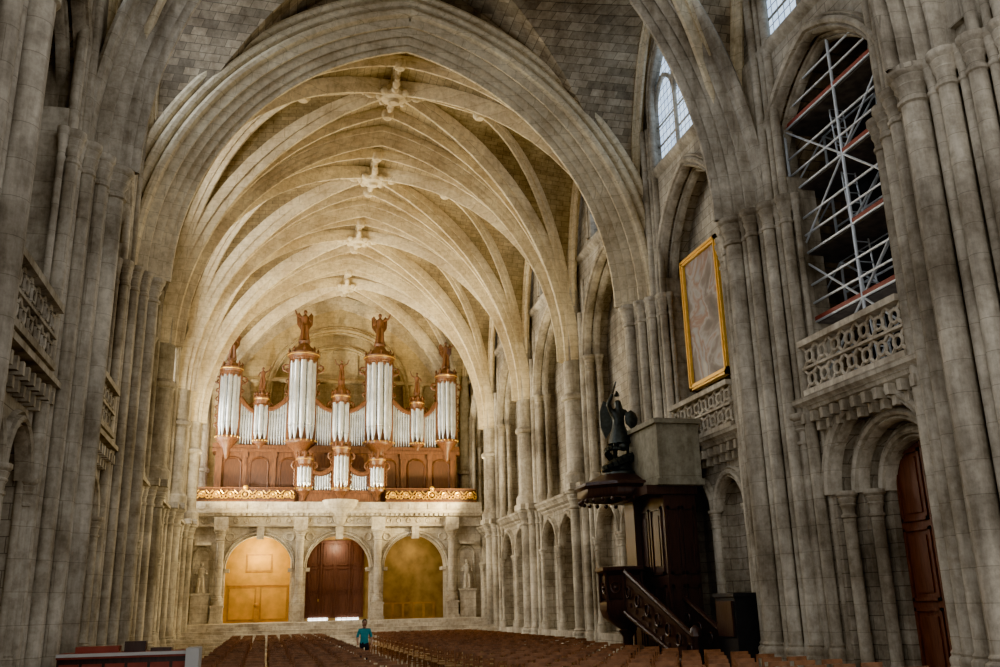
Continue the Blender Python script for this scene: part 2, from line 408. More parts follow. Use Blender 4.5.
def minor(s,y):
    p=MB()
    def X(d): return XC+s*(d-DX)
    p.box(X(9.15),X(10),y-1.0,y+1.0,0,6.9);p.box(X(8.75),X(10),y-1.15,y+1.15,0,.4)
    for d,yy,r in ((8.9,0,.27),(9.02,.42,.12),(9.02,-.42,.12),(9.05,.72,.17),(9.05,-.72,.17),(9.22,1.0,.11),(9.22,-1.0,.11),(9.35,1.24,.11),(9.35,-1.24,.11)):
        shaft(p,X(d),y+yy,.4,6.7,r,n=14)
    p.box(X(8.45),X(10),y-.6,y+.6,6.68,6.95);p.box(X(8.7),X(10),y-1.2,y+1.2,6.66,6.93)
    p.lathe(X(9.05),y,[(.62,6.95),(.62,7.3),(.5,7.45),(.46,7.6),(.46,10.6),(.58,10.65),(.6,10.8),(.52,10.88),(.44,10.95),(.44,13),(.42,15.5),(.2,17.5)],18)
    for q in (1,-1):
        p.lathe(X(9.3),y+.62*q,[(.16,6.95),(.16,14.5)],10)
        p.lathe(X(9.4),y+.9*q,[(.12,6.95),(.12,16)],10)
    p.obj('stone_pier',[M_pier])
for s in (1,-1):
    major(s,YS[0],1.08);major(s,YS[1]);major(s,YS[2],.92)
    for y in YS[3:6]: minor(s,y)
    minor(s,61.6)

# ------------------------------------------------------------ balustrades
for s in (1,-1):
    for i in (0,1):
        b=MB();y0,y1=YS[i]+1.95,YS[i+1]-1.95;x=XC+s*(9.15-DX)
        b.box(x-.12,x+.12,y0,y1,6.86,7.0);b.box(x-.16,x+.16,y0,y1,8.1,8.25);b.box(x-.08,x+.08,y0,y1,7.52,7.58)
        n=round((y1-y0)/.54)
        for r_ in range(2):
            for k in range(n):
                yc=y0+(k+.5)*(y1-y0)/n;zc=7.26+r_*.58
                w2=(y1-y0)/n/2
                b.ring((x,yc,zc),.15,.045,(1,0,0),n=12)
                for sy in (-1,1):
                    for sz in (-1,1): b.tube((x,yc+sy*.1,zc+sz*.1),(x,yc+sy*w2,zc+sz*.27),.045,5)
        b.obj('gallery_balustrade',[M_trib if s>0 else M_wall])

# ------------------------------------------------------------ floor & west wall & steps
f=MB();f.box(-9,18,-12,63,-.3,0);f.obj('floor',[M_floor])
ww=MB()
MW=lambda u,v,w:(XC+u,62.3+w,v)
plate(ww,MW,-WF,WF,0,26,[(0,4.6,12,16,4.6)],.7)
ww.add([MW(-6,10,.7),MW(6,10,.7),MW(6,22,.7),MW(-6,22,.7)],[(0,1,2,3)])
ww.sweep([MW(u,v,0) for u,v in outline(0,4.7,12,16,4.7)],sc(ROLL,1.4,1.2),(0,-1,0),'n')
ww.sweep([MW(u,v,.6) for u,v in outline(0,3.6,12,16,3.6)],sc(ROLL,1,1),(0,-1,0),'n')
for q in (-1.2,1.2): ww.box(XC+q-.1,XC+q+.1,62.85,63,12,19.2)
ww.sweep([MW(-WF,17.0,0),MW(WF,17.0,0)],[(-.2,0),(-.12,.12),(0,.2),(.1,.2),(.16,0)],(0,-1,0),'n')
for u in (-7.2,7.2,-5.6,5.6): shaft(ww,XC+u,62.2,8.4,16.9,.2)
ww.obj('wall_west',[M_west])
st=MB()
for k in range(8): st.box(XC-8.9,XC+8.9,51.5+k*.42,62.3,k*.175,(k+1)*.175)
st.obj('west_steps',[M_trib])

# ------------------------------------------------------------ organ tribune
TB=MB();YT=58.6
MT=lambda u,v,w:(XC+u,YT+w,v)
arcs=[(-4.7,1.95,1.4,4.5,1.95),(0,1.95,1.4,4.5,1.95),(4.7,1.95,1.4,4.5,1.95)]
plate(TB,MT,-8.9,8.9,1.4,8.2,arcs,1.0)
for a in arcs:
    TB.sweep([MT(u,v,0) for u,v in outline(a[0],2.07,1.4,4.5,2.07)[2:-2]],sc(ROLL,.8,.8),(0,-1,0),'n')
    TB.box(XC+a[0]-.22,XC+a[0]+.22,YT-.3,YT,6.2,6.95)
    for q in (-1,1):
        TB.box(XC+a[0]+q*1.95-.12*(1+q),XC+a[0]+q*1.95+.12*(1-q)+.0,YT-.06,YT+.9,4.3,4.5)
        TB.ring((XC+a[0]+q*1.75,YT-.02,6.35),.22,.06,(0,1,0))
for u in (-6.98,-2.35,2.35,6.98):
    TB.box(XC+u-.34,XC+u+.34,YT-.62,YT,1.4,2.3);TB.box(XC+u-.4,XC+u+.4,YT-.68,YT,2.3,2.42);TB.box(XC+u-.4,XC+u+.4,YT-.68,YT,1.4,1.6)
    shaft(TB,XC+u,YT-.32,2.42,6.75,.23,h=.8,n=16)
    TB.box(XC+u-.4,XC+u+.4,YT-.66,YT,6.75,7.5)
TB.box(XC-8.9,XC+8.9,YT-.35,YT,6.95,7.05)
TB.box(XC-8.9,XC+8.9,YT-.22,YT,7.05,7.55);TB.box(XC-8.9,XC+8.9,YT-.75,YT,7.72,7.85);TB.box(XC-8.9,XC+8.9,YT-.6,YT,7.55,7.72)
for k in range(58): TB.box(XC-8.8+k*.305,XC-8.8+k*.305+.15,YT-.68,YT-.5,7.56,7.7)
for k in range(29):
    TB.ring((XC-8.6+k*.613,YT-.23,7.3),.14,.035,(0,1,0),n=10,k=4)
TB.box(XC-8.9,XC+8.9,YT-.55,62.25,7.85,8.4)
for k in range(15): TB.box(XC-8.4+k*1.19-.45,XC-8.4+k*1.19+.45,YT-.6,YT-.55,7.95,8.3)
TB.lathe(XC,YT-.3,[(.1,7.0),(.3,7.15),(.4,7.45),(.7,7.85),(1.0,8.1),(1.1,8.4),(1.1,8.5),(.01,8.5)],20,a0=pi,a1=2*pi)
for q in (-1,1):
    TB.box(XC+q*7.95-.5,XC+q*7.95+.5,YT-.45,YT,1.4,3.0);TB.box(XC+q*7.95-.58,XC+q*7.95+.58,YT-.52,YT,3.0,3.12)
    TB.sweep([MT(u,v,0) for u,v in outline(q*7.95,.5,3.1,5.2,.5)],sc(ROLL,.5,.7),(0,-1,0),'n')
    TB.box(XC+q*7.95-.45,XC+q*7.95+.45,YT-.5,YT,5.85,6.05)
TB.obj('organ_tribune',[M_trib])
def figure(mb,x,y,z,h,m=0,face=-1,arm=0,wings=False):
    k=h/1.8
    mb.lathe(x,y,[(.30*k,z),(.29*k,z+.1*k),(.22*k,z+.5*k),(.19*k,z+.9*k),(.15*k,z+1.05*k),(.2*k,z+1.3*k),(.21*k,z+1.42*k),(.1*k,z+1.52*k),(.06*k,z+1.56*k),(.06*k,z+1.62*k)],10,m,sy=.75)
    mb.ball((x,y,z+1.7*k),.11*k,m,sz=1.15)
    for q in (-1,1):
        mb.tube((x+q*.1*k,y+face*.1*k,z+.9*k),(x+q*.14*k,y+face*.2*k,z+.05*k),.11*k,6,m,.09*k)
        sh=Vector((x+q*.2*k,y,z+1.4*k))
        if arm==q or arm==2: el=sh+Vector((q*.26*k,face*.05*k,.12*k));ha=el+Vector((q*.12*k,face*.1*k,.32*k))
        else: el=sh+Vector((q*.16*k,0,-.28*k));ha=el+Vector((-q*.1*k,face*.26*k,.05*k))
        mb.tube(sh,el,.07*k,6,m,.055*k);mb.tube(el,ha,.055*k,6,m,.035*k);mb.ball(ha,.05*k,m,6)
        if wings:
            pts=[(q*.08,.1,1.35),(q*.32,.25,1.75),(q*.45,.28,1.6),(q*.42,.25,1.05),(q*.2,.14,.7)]
            vs=[(x+a*k,y-face*b*k,z+c*k) for a,b,c in pts]
            vs+=[(a,b+.05*k,c) for a,b,c in vs]
            mb.add(vs,[(0,1,2,3,4),(9,8,7,6,5)]+[(i,(i+1)%5,5+(i+1)%5,5+i) for i in range(5)],m)
for q in (-1,1):
    sm=MB();figure(sm,XC+q*7.95,YT-.25,3.12,1.75,arm=0);sm.obj('niche_statue',[M_trib])
pb=MB();YB=61.3
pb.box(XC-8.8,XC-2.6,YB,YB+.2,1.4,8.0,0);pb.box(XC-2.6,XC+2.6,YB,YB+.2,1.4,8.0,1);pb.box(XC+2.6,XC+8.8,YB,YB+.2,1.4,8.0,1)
for u in (-2.5,2.5): pb.box(XC+u-.3,XC+u+.3,YT+1,YB,1.4,8.0,2)
pb.box(XC-5.5,XC-3.9,YB-.04,YB,4.4,5.5,3);pb.box(XC-5.4,XC-4.0,YB-.06,YB-.03,4.5,5.4,0)
pb.box(XC-6.6,XC-2.8,YB-.04,YB,3.55,3.62,3)
for k in range(2): pb.box(XC-6.5+k*1.92,XC-6.5+k*1.92+1.7,YB-.05,YB,1.5,3.5,3);pb.box(XC-6.4+k*1.92,XC-6.4+k*1.92+1.5,YB-.07,YB-.04,1.6,3.4,0)
pb.box(XC-4.9,XC-4.6,YB-.4,YB-.2,1.4,2.3,3);pb.ball((XC-4.75,YB-.3,2.4),.18,3,8)
pb.box(XC+3.0,XC+6.4,YB-.12,YB,1.4,2.4,3)
for k in range(5): pb.box(XC+3.1+k*.66,XC+3.6+k*.66,YB-.15,YB-.1,1.5,2.3,1)
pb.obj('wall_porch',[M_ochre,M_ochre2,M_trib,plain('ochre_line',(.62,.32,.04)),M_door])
def door(name,x0,x1,y,z0,z1,n=2,axis='x',s=1):
    d=MB()
    def B(a0,a1,b0,b1,c0,c1,m=0):
        if axis=='x': d.box(a0,a1,y+b0,y+b1,c0,c1,m)
        else: d.box(y+s*b0,y+s*b1,a0,a1,c0,c1,m)
    B(x0,x1,0,.1,z0,z1)
    w=(x1-x0)/n
    for k in range(n):
        a=x0+k*w
        for r in range(3):
            zz0=z0+.15+r*(z1-z0-.2)/3;zz1=zz0+(z1-z0-.2)/3-.15
            B(a+.12,a+w-.12,-.05,0,zz0,zz0+.07);B(a+.12,a+w-.12,-.05,0,zz1-.07,zz1)
            B(a+.12,a+.19,-.05,0,zz0,zz1);B(a+w-.19,a+w-.12,-.05,0,zz0,zz1);B(a+.3,a+w-.3,-.03,0,zz0+.18,zz1-.18)
        B(a-.03,a+.03,-.07,0,z0,z1)
    B(x0+w-.15,x0+w-.1,-.12,-.05,z0+1,z0+1.15,1)
    return d.obj(name,[M_door,M_gold])
door('door_west',XC-1.8,XC+1.8,YB-.12,1.55,6.3,4)
dg=MB();dg.box(XC-1.6,XC-.4,YB-.26,YB-.2,1.41,1.56);dg.box(XC+.1,XC+1.5,YB-.26,YB-.2,1.41,1.54);dg.obj('door_threshold_daylight',[G_door])
door('door_portal',DC-1.15,DC+1.15,XC+10.48-DX,0,5.45,2,axis='y')

# ------------------------------------------------------------ pipe organ
org=empty('pipe_organ')
case=MB();pipes=MB();gild=MB();stat=MB()
YO=60.2
def pipe(x,y,z0,z1,r):
    hf=min(.9,(z1-z0)*.2)
    pipes.lathe(x,y,[(r*.25,z0),(r*.92,z0+hf),(r*.92,z0+hf+.03),(r*.8,z0+hf+.08),(r*.92,z0+hf+.16),(r*.92,z1),(r*.8,z1)],10)
def tower(x,yc,rad,z0,z1,npipe,corb=1.2,top=.8,sth=1.8,arm=0,wings=True,m=0):
    case.lathe(x,yc,[(.1,z0-corb),(rad*.35,z0-corb*.85),(rad*.5,z0-corb*.5),(rad*.95,z0-corb*.18),(rad*1.12,z0-.12),(rad*1.18,z0-.02),(rad*1.18,z0+.12),(.01,z0+.12)],18)
    for k in range(npipe):
        a=pi+pi*(k+.5)/npipe
        rr=rad*.82*math.sin(pi/2/npipe)*.98
        pipe(x+rad*.82*math.cos(a),yc+rad*.82*math.sin(a),z0+.12,z1-.25,rr)
    for q in (-1,1):
        case.box(x+q*rad*1.0-.09,x+q*rad*1.0+.09,yc-.15,yc+.35,z0,z1)
        for t in range(6):
            zc=z0+(z1-z0)*(.2+.13*t);case.ring((x+q*(rad*1.16),yc-.02,zc),.12,.05,(0,1,0),0,8,4)
        case.ring((x+q*(rad*1.3),yc-.02,z0+(z1-z0)*.88),.22,.07,(0,1,0),0,10,4)
    for k in range(9):
        a=pi+pi*(k+.5)/9;case.ball((x+rad*.95*math.cos(a),yc+rad*.95*math.sin(a),z1-.25),.11*max(.7,rad),0,6,sz=1.8)
        gild.ball((x+rad*1.22*math.cos(a),yc+rad*1.22*math.sin(a),z0+.05),.06,0,6)
    case.lathe(x,yc,[(rad*.9,z1-.25),(rad*1.05,z1-.1),(rad*1.05,z1),(rad*1.22,z1+.13),(rad*1.28,z1+.26),(rad*1.05,z1+.32),(rad*.9,z1+.36+top*.3),(rad*.55,z1+.3+top*.6),(rad*.42,z1+.36+top*.8),(rad*.5,z1+.36+top),(.01,z1+.36+top)],18)
    gild.lathe(x,yc,[(rad*1.23,z1+.13),(rad*1.29,z1+.17)],18)
    for k in range(5):
        a=pi+pi*k/4;case.lathe(x+rad*1.1*math.cos(a),yc+rad*1.1*math.sin(a),[(.09,z1+.26),(.05,z1+.4),(.1,z1+.5),(.01,z1+.7)],6)
    case.box(x-rad,x+rad,yc,yc+1.0,z0,z1)
    if sth: figure(stat,x,yc,z1+.36+top,sth,arm=arm,wings=wings)
case.box(XC-7.7,XC+7.7,YO,61.9,8.4,12.0);case.box(XC-7.9,XC+7.9,YO-.2,61.9,11.75,11.95);case.box(XC-7.9,XC+7.9,YO-.15,61.9,8.4,8.9)
case.box(XC-7.8,XC+7.8,YO-.12,61.9,11.95,12.2)
for u in (-7.4,-5.9,-4.1,-2.2,2.2,4.1,5.9,7.4):
    case.box(XC+u-.13,XC+u+.13,YO-.14,YO,8.9,11.8);case.box(XC+u-.18,XC+u+.18,YO-.2,YO,11.4,11.75)
for u in (-6.65,-5,-3.15,3.15,5,6.65):
    case.sweep([(XC+a,YO,v) for a,v in outline(u,.55,9.3,10.9,.5)],sc(ROLL,.35,.5),(0,-1,0),'n')
    case.box(XC+u-.5,XC+u+.5,YO-.04,YO,9.3,11.3,1)
case.box(XC-7.9,XC-6.6,YO-.1,61.9,12.0,12.3);case.box(XC+6.6,XC+7.9,YO-.1,61.9,12.0,12.3)
for q in (-1,1):
    tower(XC+q*7.05,YO,.62,12.6,16.9,5,1.3,.5,1.8,arm=q)
    tower(XC+q*5.05,YO,.40,12.4,15.0,3,.6,.5,1.45,arm=-q,wings=False)
    tower(XC+q*2.5,YO,.84,12.4,18.0,5,1.3,.8,2.2,arm=q)
tower(XC,YO,.5,12.3,15.3,3,.6,.9,1.4,arm=2,wings=False)
def flat(x0,x1,za,zb,zdip,n,z0=12.25,y=YO-.05):
    w=(x1-x0)/n
    pts=[]
    for k in range(n):
        t=(k+.5)/n
        z=za*(1-t)+zb*t-zdip*4*t*(1-t)
        pipe(x0+(k+.5)*w,y,z0,z-.1,w*.46)
    for k in range(13):
        t=k/12;pts.append((x0+(x1-x0)*t,y-.05,za*(1-t)+zb*t-zdip*4*t*(1-t)+.05))
    case.sweep(pts,[(-.14,-.3),(-.14,.1),(-.05,.18),(.1,.18),(.16,.1),(.16,-.3)],(0,-1,0),'n')
    case.box(x0,x1,y+.3,y+1.5,z0-.3,min(za,zb)-zdip*.9,1)
for q in (-1,1):
    for (u0,u1,za,zb,dp,nn) in ((3.4,4.6,15.3,14.5,.2,7),(5.5,6.35,14.3,15.2,.12,5),(.55,1.65,14.5,15.2,.15,7)):
        if q>0: flat(XC+u0,XC+u1,za,zb,dp,nn)
        else: flat(XC-u1,XC-u0,zb,za,dp,nn)
YP=58.5
case.box(XC-2.5,XC+2.5,YP,YP+.9,8.4,9.1);case.box(XC-2.6,XC+2.6,YP-.1,YP+.9,9.0,9.15)
case.box(XC-2.3,XC+2.3,YP+.3,YP+.9,9.1,10.6,1)
tower(XC,YP,.45,9.2,11.6,5,.7,.3,0)
for q in (-1,1): tower(XC+q*2.25,YP,.42,9.2,10.9,5,.7,.3,0)
for q in (-1,1):
    a,b=XC+q*.55,XC+q*1.8
    if q>0: flat(a,b,10.5,10.3,.25,8,9.15,YP+.1)
    else: flat(b,a,10.3,10.5,.25,8,9.15,YP+.1)
for q in (-1,1):
    x0,x1=(XC+2.8,XC+8.6) if q>0 else (XC-8.6,XC-2.8)
    y=YT-.4
    case.box(x0,x1,y-.08,y+.08,8.4,8.5);case.box(x0,x1,y-.1,y+.1,9.22,9.27)
    case.box(x0,x1,y+.05,y+.1,8.5,9.2,1)
    n=7;w=(x1-x0)/n
    for k in range(n):
        xc=x0+(k+.5)*w
        big_=(k==n//2)
        gild.ring((xc,y-.06,8.85),.24 if big_ else .17,.05,(0,1,0),n=12)
        gild.ball((xc,y-.08,8.85),.12,0,8)
        for e in (-1,1):
            gild.ring((xc+e*.3,y-.06,8.72),.1,.04,(0,1,0),n=8,k=4)
            gild.tube((xc+e*.2,y-.06,9.1),(xc+e*.4,y-.06,8.9),.04,5)
        if big_: gild.ball((xc,y-.08,9.25),.16,0,8)
case.obj('organ_case',[M_wood,M_woodp],org);pipes.obj('organ_pipes',[M_tin],org);stat.obj('organ_statues',[M_wood],org);gild.obj('gilded_balustrade',[M_gold],org)

# ------------------------------------------------------------ pulpit
pul=empty('pulpit')
px,py=11.0,28.4
b=MB()
b.lathe(px,py,[(.45,0),(.45,.2),(.3,.3),(.18,.5),(.16,1.0),(.3,1.2),(.28,1.25),(.5,1.4),(.74,1.6),(.82,1.85),(.80,2.05),(.7,2.12),(.74,2.2),(.74,2.85),(.8,2.9),(.9,3.0),(.9,3.1),(.7,3.12),(.7,2.1),(.01,2.1)],8,0,a0=pi/8,a1=2*pi+pi/8)
for k in range(8):
    a=k*pi/4+pi/8;b.lathe(px+.77*math.cos(a),py+.77*math.sin(a),[(.07,2.05),(.05,2.2),(.06,2.45),(.05,2.8),(.08,2.95)],6)
    a=k*pi/4;c=Vector((px+.69*math.cos(a),py+.69*math.sin(a),2.48));b.ring(c,.16,.03,(math.cos(a),math.sin(a),0))
    b.ball(c,.07)
b.lathe(px,py,[(.01,5.35),(.9,5.35),(1.15,5.2),(1.3,5.22),(1.36,5.3),(1.36,5.5),(1.45,5.6),(1.42,5.7),(1.1,5.78),(.8,5.95),(.7,6.0),(.01,6.0)],8,0,a0=pi/8,a1=2*pi+pi/8)
for k in range(24):
    a=k*2*pi/24;b.ball((px+1.28*math.cos(a),py+1.28*math.sin(a),5.14),.08,0,6)
b.box(11.55,12.6,26.2,29.3,0,5.3);b.box(11.0,12.65,26.1,29.4,5.15,5.42);b.box(11.3,12.0,28.0,28.8,2.0,5.3)
for k in range(3):
    for r_ in range(2):
        z0=.5+r_*2.3;y0=26.4+k*.95
        b.box(11.5,11.56,y0,y0+.08,z0,z0+2);b.box(11.5,11.56,y0+.75,y0+.83,z0,z0+2);b.box(11.5,11.56,y0,y0+.83,z0+1.92,z0+2);b.box(11.5,11.56,y0,y0+.83,z0,z0+.08)
        b.box(11.51,11.56,y0+.2,y0+.62,z0+.25,z0+1.75)
for k in range(2):
    for z0 in (.5,2.8): 
        xa=11.65+k*.47
        b.box(xa,xa+.4,26.15,26.2,z0,z0+.08);b.box(xa,xa+.4,26.15,26.2,z0+1.9,z0+2);b.box(xa,xa+.06,26.15,26.2,z0,z0+2);b.box(xa+.34,xa+.4,26.15,26.2,z0,z0+2)
n=11
sx0,sy0,sx1,sy1=11.2,27.7,11.9,24.4
for k in range(n):
    t=k/n;x=sx0+(sx1-sx0)*t;y=sy0+(sy1-sy0)*t;z=2.0*(1-t)
    b.box(x-.45,x+.45,y-.32,y,z-.12,z)
for e in (-.48,.48):
    vs=[(sx0+e,sy0,1.6),(sx1+e,sy1,-.0),(sx1+e,sy1,1.0),(sx0+e,sy0,2.95)]
    vs+=[(a+.07,c,d) for a,c,d in vs]
    b.add(vs,[(0,1,2,3),(7,6,5,4),(0,4,5,1),(1,5,6,2),(2,6,7,3),(3,7,4,0)])
    b.tube((sx0+e,sy0,3.0),(sx1+e,sy1,1.05),.08,8)
    b.tube((sx0+e-.03,sy0,1.75),(sx1+e-.03,sy1,.15),.06,8)
    for k in range(7):
        t=(k+.5)/7;x=sx0+e+(sx1-sx0)*t-.04;y=sy0+(sy1-sy0)*t;z=1.85*(1-t)+.6
        b.ring((x,y,z),.16,.03,(1,0,0))
b.lathe(sx1-.48,sy1,[(.12,0),(.12,1.0),(.18,1.1),(.14,1.3),(.02,1.4)],8)
b.obj('pulpit_body',[M_wood2],pul)
sb=MB();sb.box(11.4,12.8,26.0,29.2,5.4,7.3);sb.box(11.3,12.85,25.9,29.3,7.3,7.45);sb.box(11.32,12.85,25.92,29.3,5.42,5.6)
sb.obj('pulpit_stone_block',[stone('block_stone',(.40,.39,.31),(.36,.35,.28),(.28,.27,.2),3,1.9,blot=.5)],pul)

def skin(name,pts,edges,radii,mats,parent=None,sub=2,matfn=None,root=0):
    me=bpy.data.meshes.new(name);me.from_pydata(pts,edges,[])
    o=bpy.data.objects.new(name,me);COL.objects.link(o)
    md=o.modifiers.new('sk','SKIN');md.use_smooth_shade=True
    for k,r in enumerate(radii):
        d=me.skin_vertices[0].data[k];d.radius=(r,r) if not isinstance(r,tuple) else r;d.use_root=(k==root)
    s2=o.modifiers.new('sb','SUBSURF');s2.levels=sub;s2.render_levels=sub
    dg=bpy.context.evaluated_depsgraph_get();dg.update()
    nm=bpy.data.meshes.new_from_object(o.evaluated_get(dg))
    o.modifiers.clear();o.data=nm
    nm.materials.clear()
    for m in mats:nm.materials.append(m)
    for p in nm.polygons:
        p.use_smooth=True
        p.material_index=matfn(p.center) if matfn else 0
    if parent:o.parent=parent
    return o
K=1.2;ox,oy,oz=px+.12,py,6.45
P=[(0,0,.95),(0,0,1.15),(0,-.02,1.4),(0,-.02,1.5),(0,-.03,1.62),(0,-.03,1.74),
   (-.2,0,1.42),(-.3,-.08,1.6),(-.2,-.2,1.88),(.2,0,1.42),(.32,-.1,1.2),(.22,-.3,1.1),
   (-.11,0,.88),(-.16,-.12,.5),(-.14,.05,.08),(-.14,-.12,.03),(.11,0,.88),(.2,-.05,.5),(.25,.05,.15),(.25,-.1,.1)]
E=[(0,1),(1,2),(2,3),(3,4),(4,5),(2,6),(6,7),(7,8),(2,9),(9,10),(10,11),(0,12),(12,13),(13,14),(14,15),(0,16),(16,17),(17,18),(18,19)]
Rr=[.17,.14,.17,.07,.1,.09,.08,.06,.045,.08,.06,.045,.12,.08,.05,.05,.12,.08,.05,.05]
skin('archangel_figure',[(ox+a*K,oy+b_*K,oz+c*K) for a,b_,c in P],E,[r*K for r in Rr],[M_bronze],pul)
a_=MB()
for q in (-1,1):
    pts=[(q*.06,.12,1.35),(q*.16,.3,1.7),(q*.26,.4,1.8),(q*.36,.45,1.5),(q*.36,.45,1.05),(q*.26,.38,.7),(q*.12,.2,.95)]
    vs=[(ox+x*K,oy+y*K,oz+z*K) for x,y,z in pts];vs+=[(x,y+.07,z) for x,y,z in vs]
    a_.add(vs,[tuple(range(7)),tuple(range(13,6,-1))]+[(i,(i+1)%7,7+(i+1)%7,7+i) for i in range(7)])
a_.lathe(ox,oy,[(.34*K,oz+.5*K),(.26*K,oz+.8*K),(.18*K,oz+1.0*K)],10)
a_.tube((ox-.2*K,oy-.2*K,oz+1.88*K),(ox-.12*K,oy-.3*K,oz+2.2*K),.03,5)
a_.lathe(ox,oy,[(.05,oz+1.84*K),(.09*K,oz+1.86*K),(.02,oz+2.0*K)],8)
a_.lathe(ox+.24*K,oy-.36*K,[(.02,oz+.85*K),(.17*K,oz+1.0*K),(.19*K,oz+1.15*K),(.14*K,oz+1.3*K),(.02,oz+1.38*K)],10,sy=.3)
a_.lathe(ox,oy,[(.6,5.95),(.55,6.1),(.35,6.2),(.3,6.48),(.01,6.5)],10)
path=[];
for k in range(40):
    t=k/39;path.append((ox+(.62-.2*t)*math.cos(t*11),oy+(.5-.2*t)*math.sin(t*11),6.12+.75*t+.1*math.sin(t*16)))
for k in range(39): a_.tube(path[k],path[k+1],.05+.11*math.sin(pi*k/39),6)
a_.ball((path[-1][0],path[-1][1],path[-1][2]+.08),.16,0,8)
a_.obj('archangel_wings_and_dragon',[M_bronze],pul)

# ------------------------------------------------------------ scaffold
s_=MB()
xs=[XC+9.75-DX,XC+11.0-DX];ysf=[15.9,18.2,20.6];zs=[7.0,8.9,10.8,12.7,14.6]
for x in xs:
    for y in ysf:
        s_.tube((x,y,6.86),(x,y,16.0),.042,8)
        s_.box(x-.09,x+.09,y-.09,y+.09,6.85,6.9)
    for z in zs[1:]:
        for dz in (0,.5,1.0): s_.tube((x,ysf[0],z+dz),(x,ysf[-1],z+dz),.034)
    for j in range(4):
        for k in range(2):
            if (j+k)%2==0: s_.tube((x,ysf[k],zs[j]),(x,ysf[k+1],zs[j+1]),.03)
            else: s_.tube((x,ysf[k+1],zs[j]),(x,ysf[k],zs[j+1]),.03)
for y in ysf:
    for z in zs: s_.tube((xs[0],y,z),(xs[1],y,z),.034)
    for j in range(4): s_.tube((xs[0],y,zs[j]),(xs[1],y,zs[j+1]),.026)
for z in zs[1:]:
    s_.box(xs[0]+.05,xs[1]-.1,ysf[0],ysf[-1],z-.05,z,1)
    s_.box(xs[0]-.03,xs[0]+.01,ysf[0],ysf[2] if z in (8.9,14.6) else ysf[1],z,z+.12,2)
for z in range(28): s_.tube((xs[0]+.5,18.6+z*.02,7+z*.28),(xs[0]+.9,18.6+z*.02,7+z*.28),.018,5)
for x in (.5,.9): s_.tube((xs[0]+x,18.6,7),(xs[0]+x,19.2,15),.025)
s_.obj('scaffold_tower',[M_steel,M_plank,M_red])

# ------------------------------------------------------------ painting
m,nt,bs=base('altarpiece_canvas');N=nt.nodes.new;L=nt.links.new
tc=N('ShaderNodeTexCoord');no=N('ShaderNodeTexNoise');no.inputs['Scale'].default_value=.8;no.inputs['Detail'].default_value=4;no.inputs['Distortion'].default_value=.6
L(tc.outputs['Object'],no.inputs['Vector']);rp=N('ShaderNodeValToRGB');L(no.outputs['Fac'],rp.inputs[0])
e=rp.color_ramp.elements;e[0].position=.3;e[0].color=(.06,.045,.04,1);e[1].position=.75;e[1].color=(.45,.40,.34,1)
for p_,c in ((.45,(.18,.14,.115,1)),(.52,(.33,.31,.30,1)),(.57,(.26,.14,.09,1)),(.63,(.28,.275,.275,1))):
    x=e.new(p_);x.color=c
L(rp.outputs[0],bs.inputs['Base Color']);bs.inputs['Roughness'].default_value=.5
pt=MB();xw=XC+WF+.5
py0,py1,pz0,pz1=25.05,27.75,8.75,13.35
pt.box(xw-.12,xw-.04,py0+.1,py1-.1,pz0+.1,pz1-.1,0)
for (a,b2,c,d) in ((py0,py1,pz0,pz0+.2),(py0,py1,pz1-.2,pz1),(py0,py0+.2,pz0,pz1),(py1-.2,py1,pz0,pz1)):
    pt.box(xw-.22,xw-.02,a,b2,c,d,1);
for (a,b2,c,d) in ((py0+.07,py1-.07,pz0+.07,pz0+.12),(py0+.07,py1-.07,pz1-.12,pz1-.07),(py0+.07,py0+.12,pz0+.07,pz1-.07),(py1-.12,py1-.07,pz0+.07,pz1-.07)):
    pt.box(xw-.26,xw-.22,a,b2,c,d,1)
for y in (py0+.5,py1-.5):
    for z in (pz0+.4,pz1-.4): pt.box(xw-.04,XC+WF+.95,y-.04,y+.04,z-.04,z+.04,2)
pt.obj('framed_painting',[m,plain('frame_gold',(1,.58,.09),.4,.25,.2,8),M_iron])

# ------------------------------------------------------------ chairs
ch=MB()
def chair(x,y):
    x+=random.uniform(-.03,.03);y+=random.uniform(-.05,.05)
    for sx in (-.19,.19):
        ch.box(x+sx-.018,x+sx+.018,y-.2,y-.165,0,.44)
        ch.box(x+sx-.018,x+sx+.018,y+.17,y+.205,0,.92)
    ch.box(x-.21,x+.21,y-.22,y+.2,.42,.455,1)
    ch.box(x-.19,x+.19,y+.175,y+.2,.84,.92);ch.box(x-.19,x+.19,y+.175,y+.2,.62,.67)
    ch.box(x-.19,x+.19,y-.195,y-.175,.2,.23)
for r_ in range(30):
    y=13.5+r_*1.22
    for k in range(8):
        if y<22 and k<1: continue
        chair(-1.3+k*.56,y)
    for k in range(9 if 22<y<30 else 10): chair(5.2+k*.56,y)
ch.obj('chair_rows',[M_chair,M_straw])

# ------------------------------------------------------------ desk left
d=MB();d.box(-3.9,-1.3,20.4,21.2,1.2,1.3,2);d.box(-3.9,-1.3,20.37,20.4,1.24,1.3,1);d.box(-3.9,-1.35,20.5,21.1,0,1.2,0)
for k in range(6): d.box(-3.85+k*.42,-3.85+k*.42+.36,20.46,20.5,.12,1.1,2)
d.box(-1.5,-1.25,20.3,21.3,0,1.34,1)
d.box(-3.6,-2.8,20.6,21,1.3,1.42,2);d.box(-2.7,-2.3,20.65,20.95,1.3,1.5,0);d.box(-2.2,-1.8,20.6,21,1.3,1.37,0)
d.obj('reception_desk',[M_wood2,M_white,M_red])
ln=MB()
ln.box(11.9,12.55,22.9,24.0,0,2.1);ln.box(11.85,12.6,22.85,24.05,2.1,2.2);ln.box(11.84,11.9,23.0,23.9,1.1,2.0,1)
ln.obj('notice_cabinet',[M_iron,M_wood2])

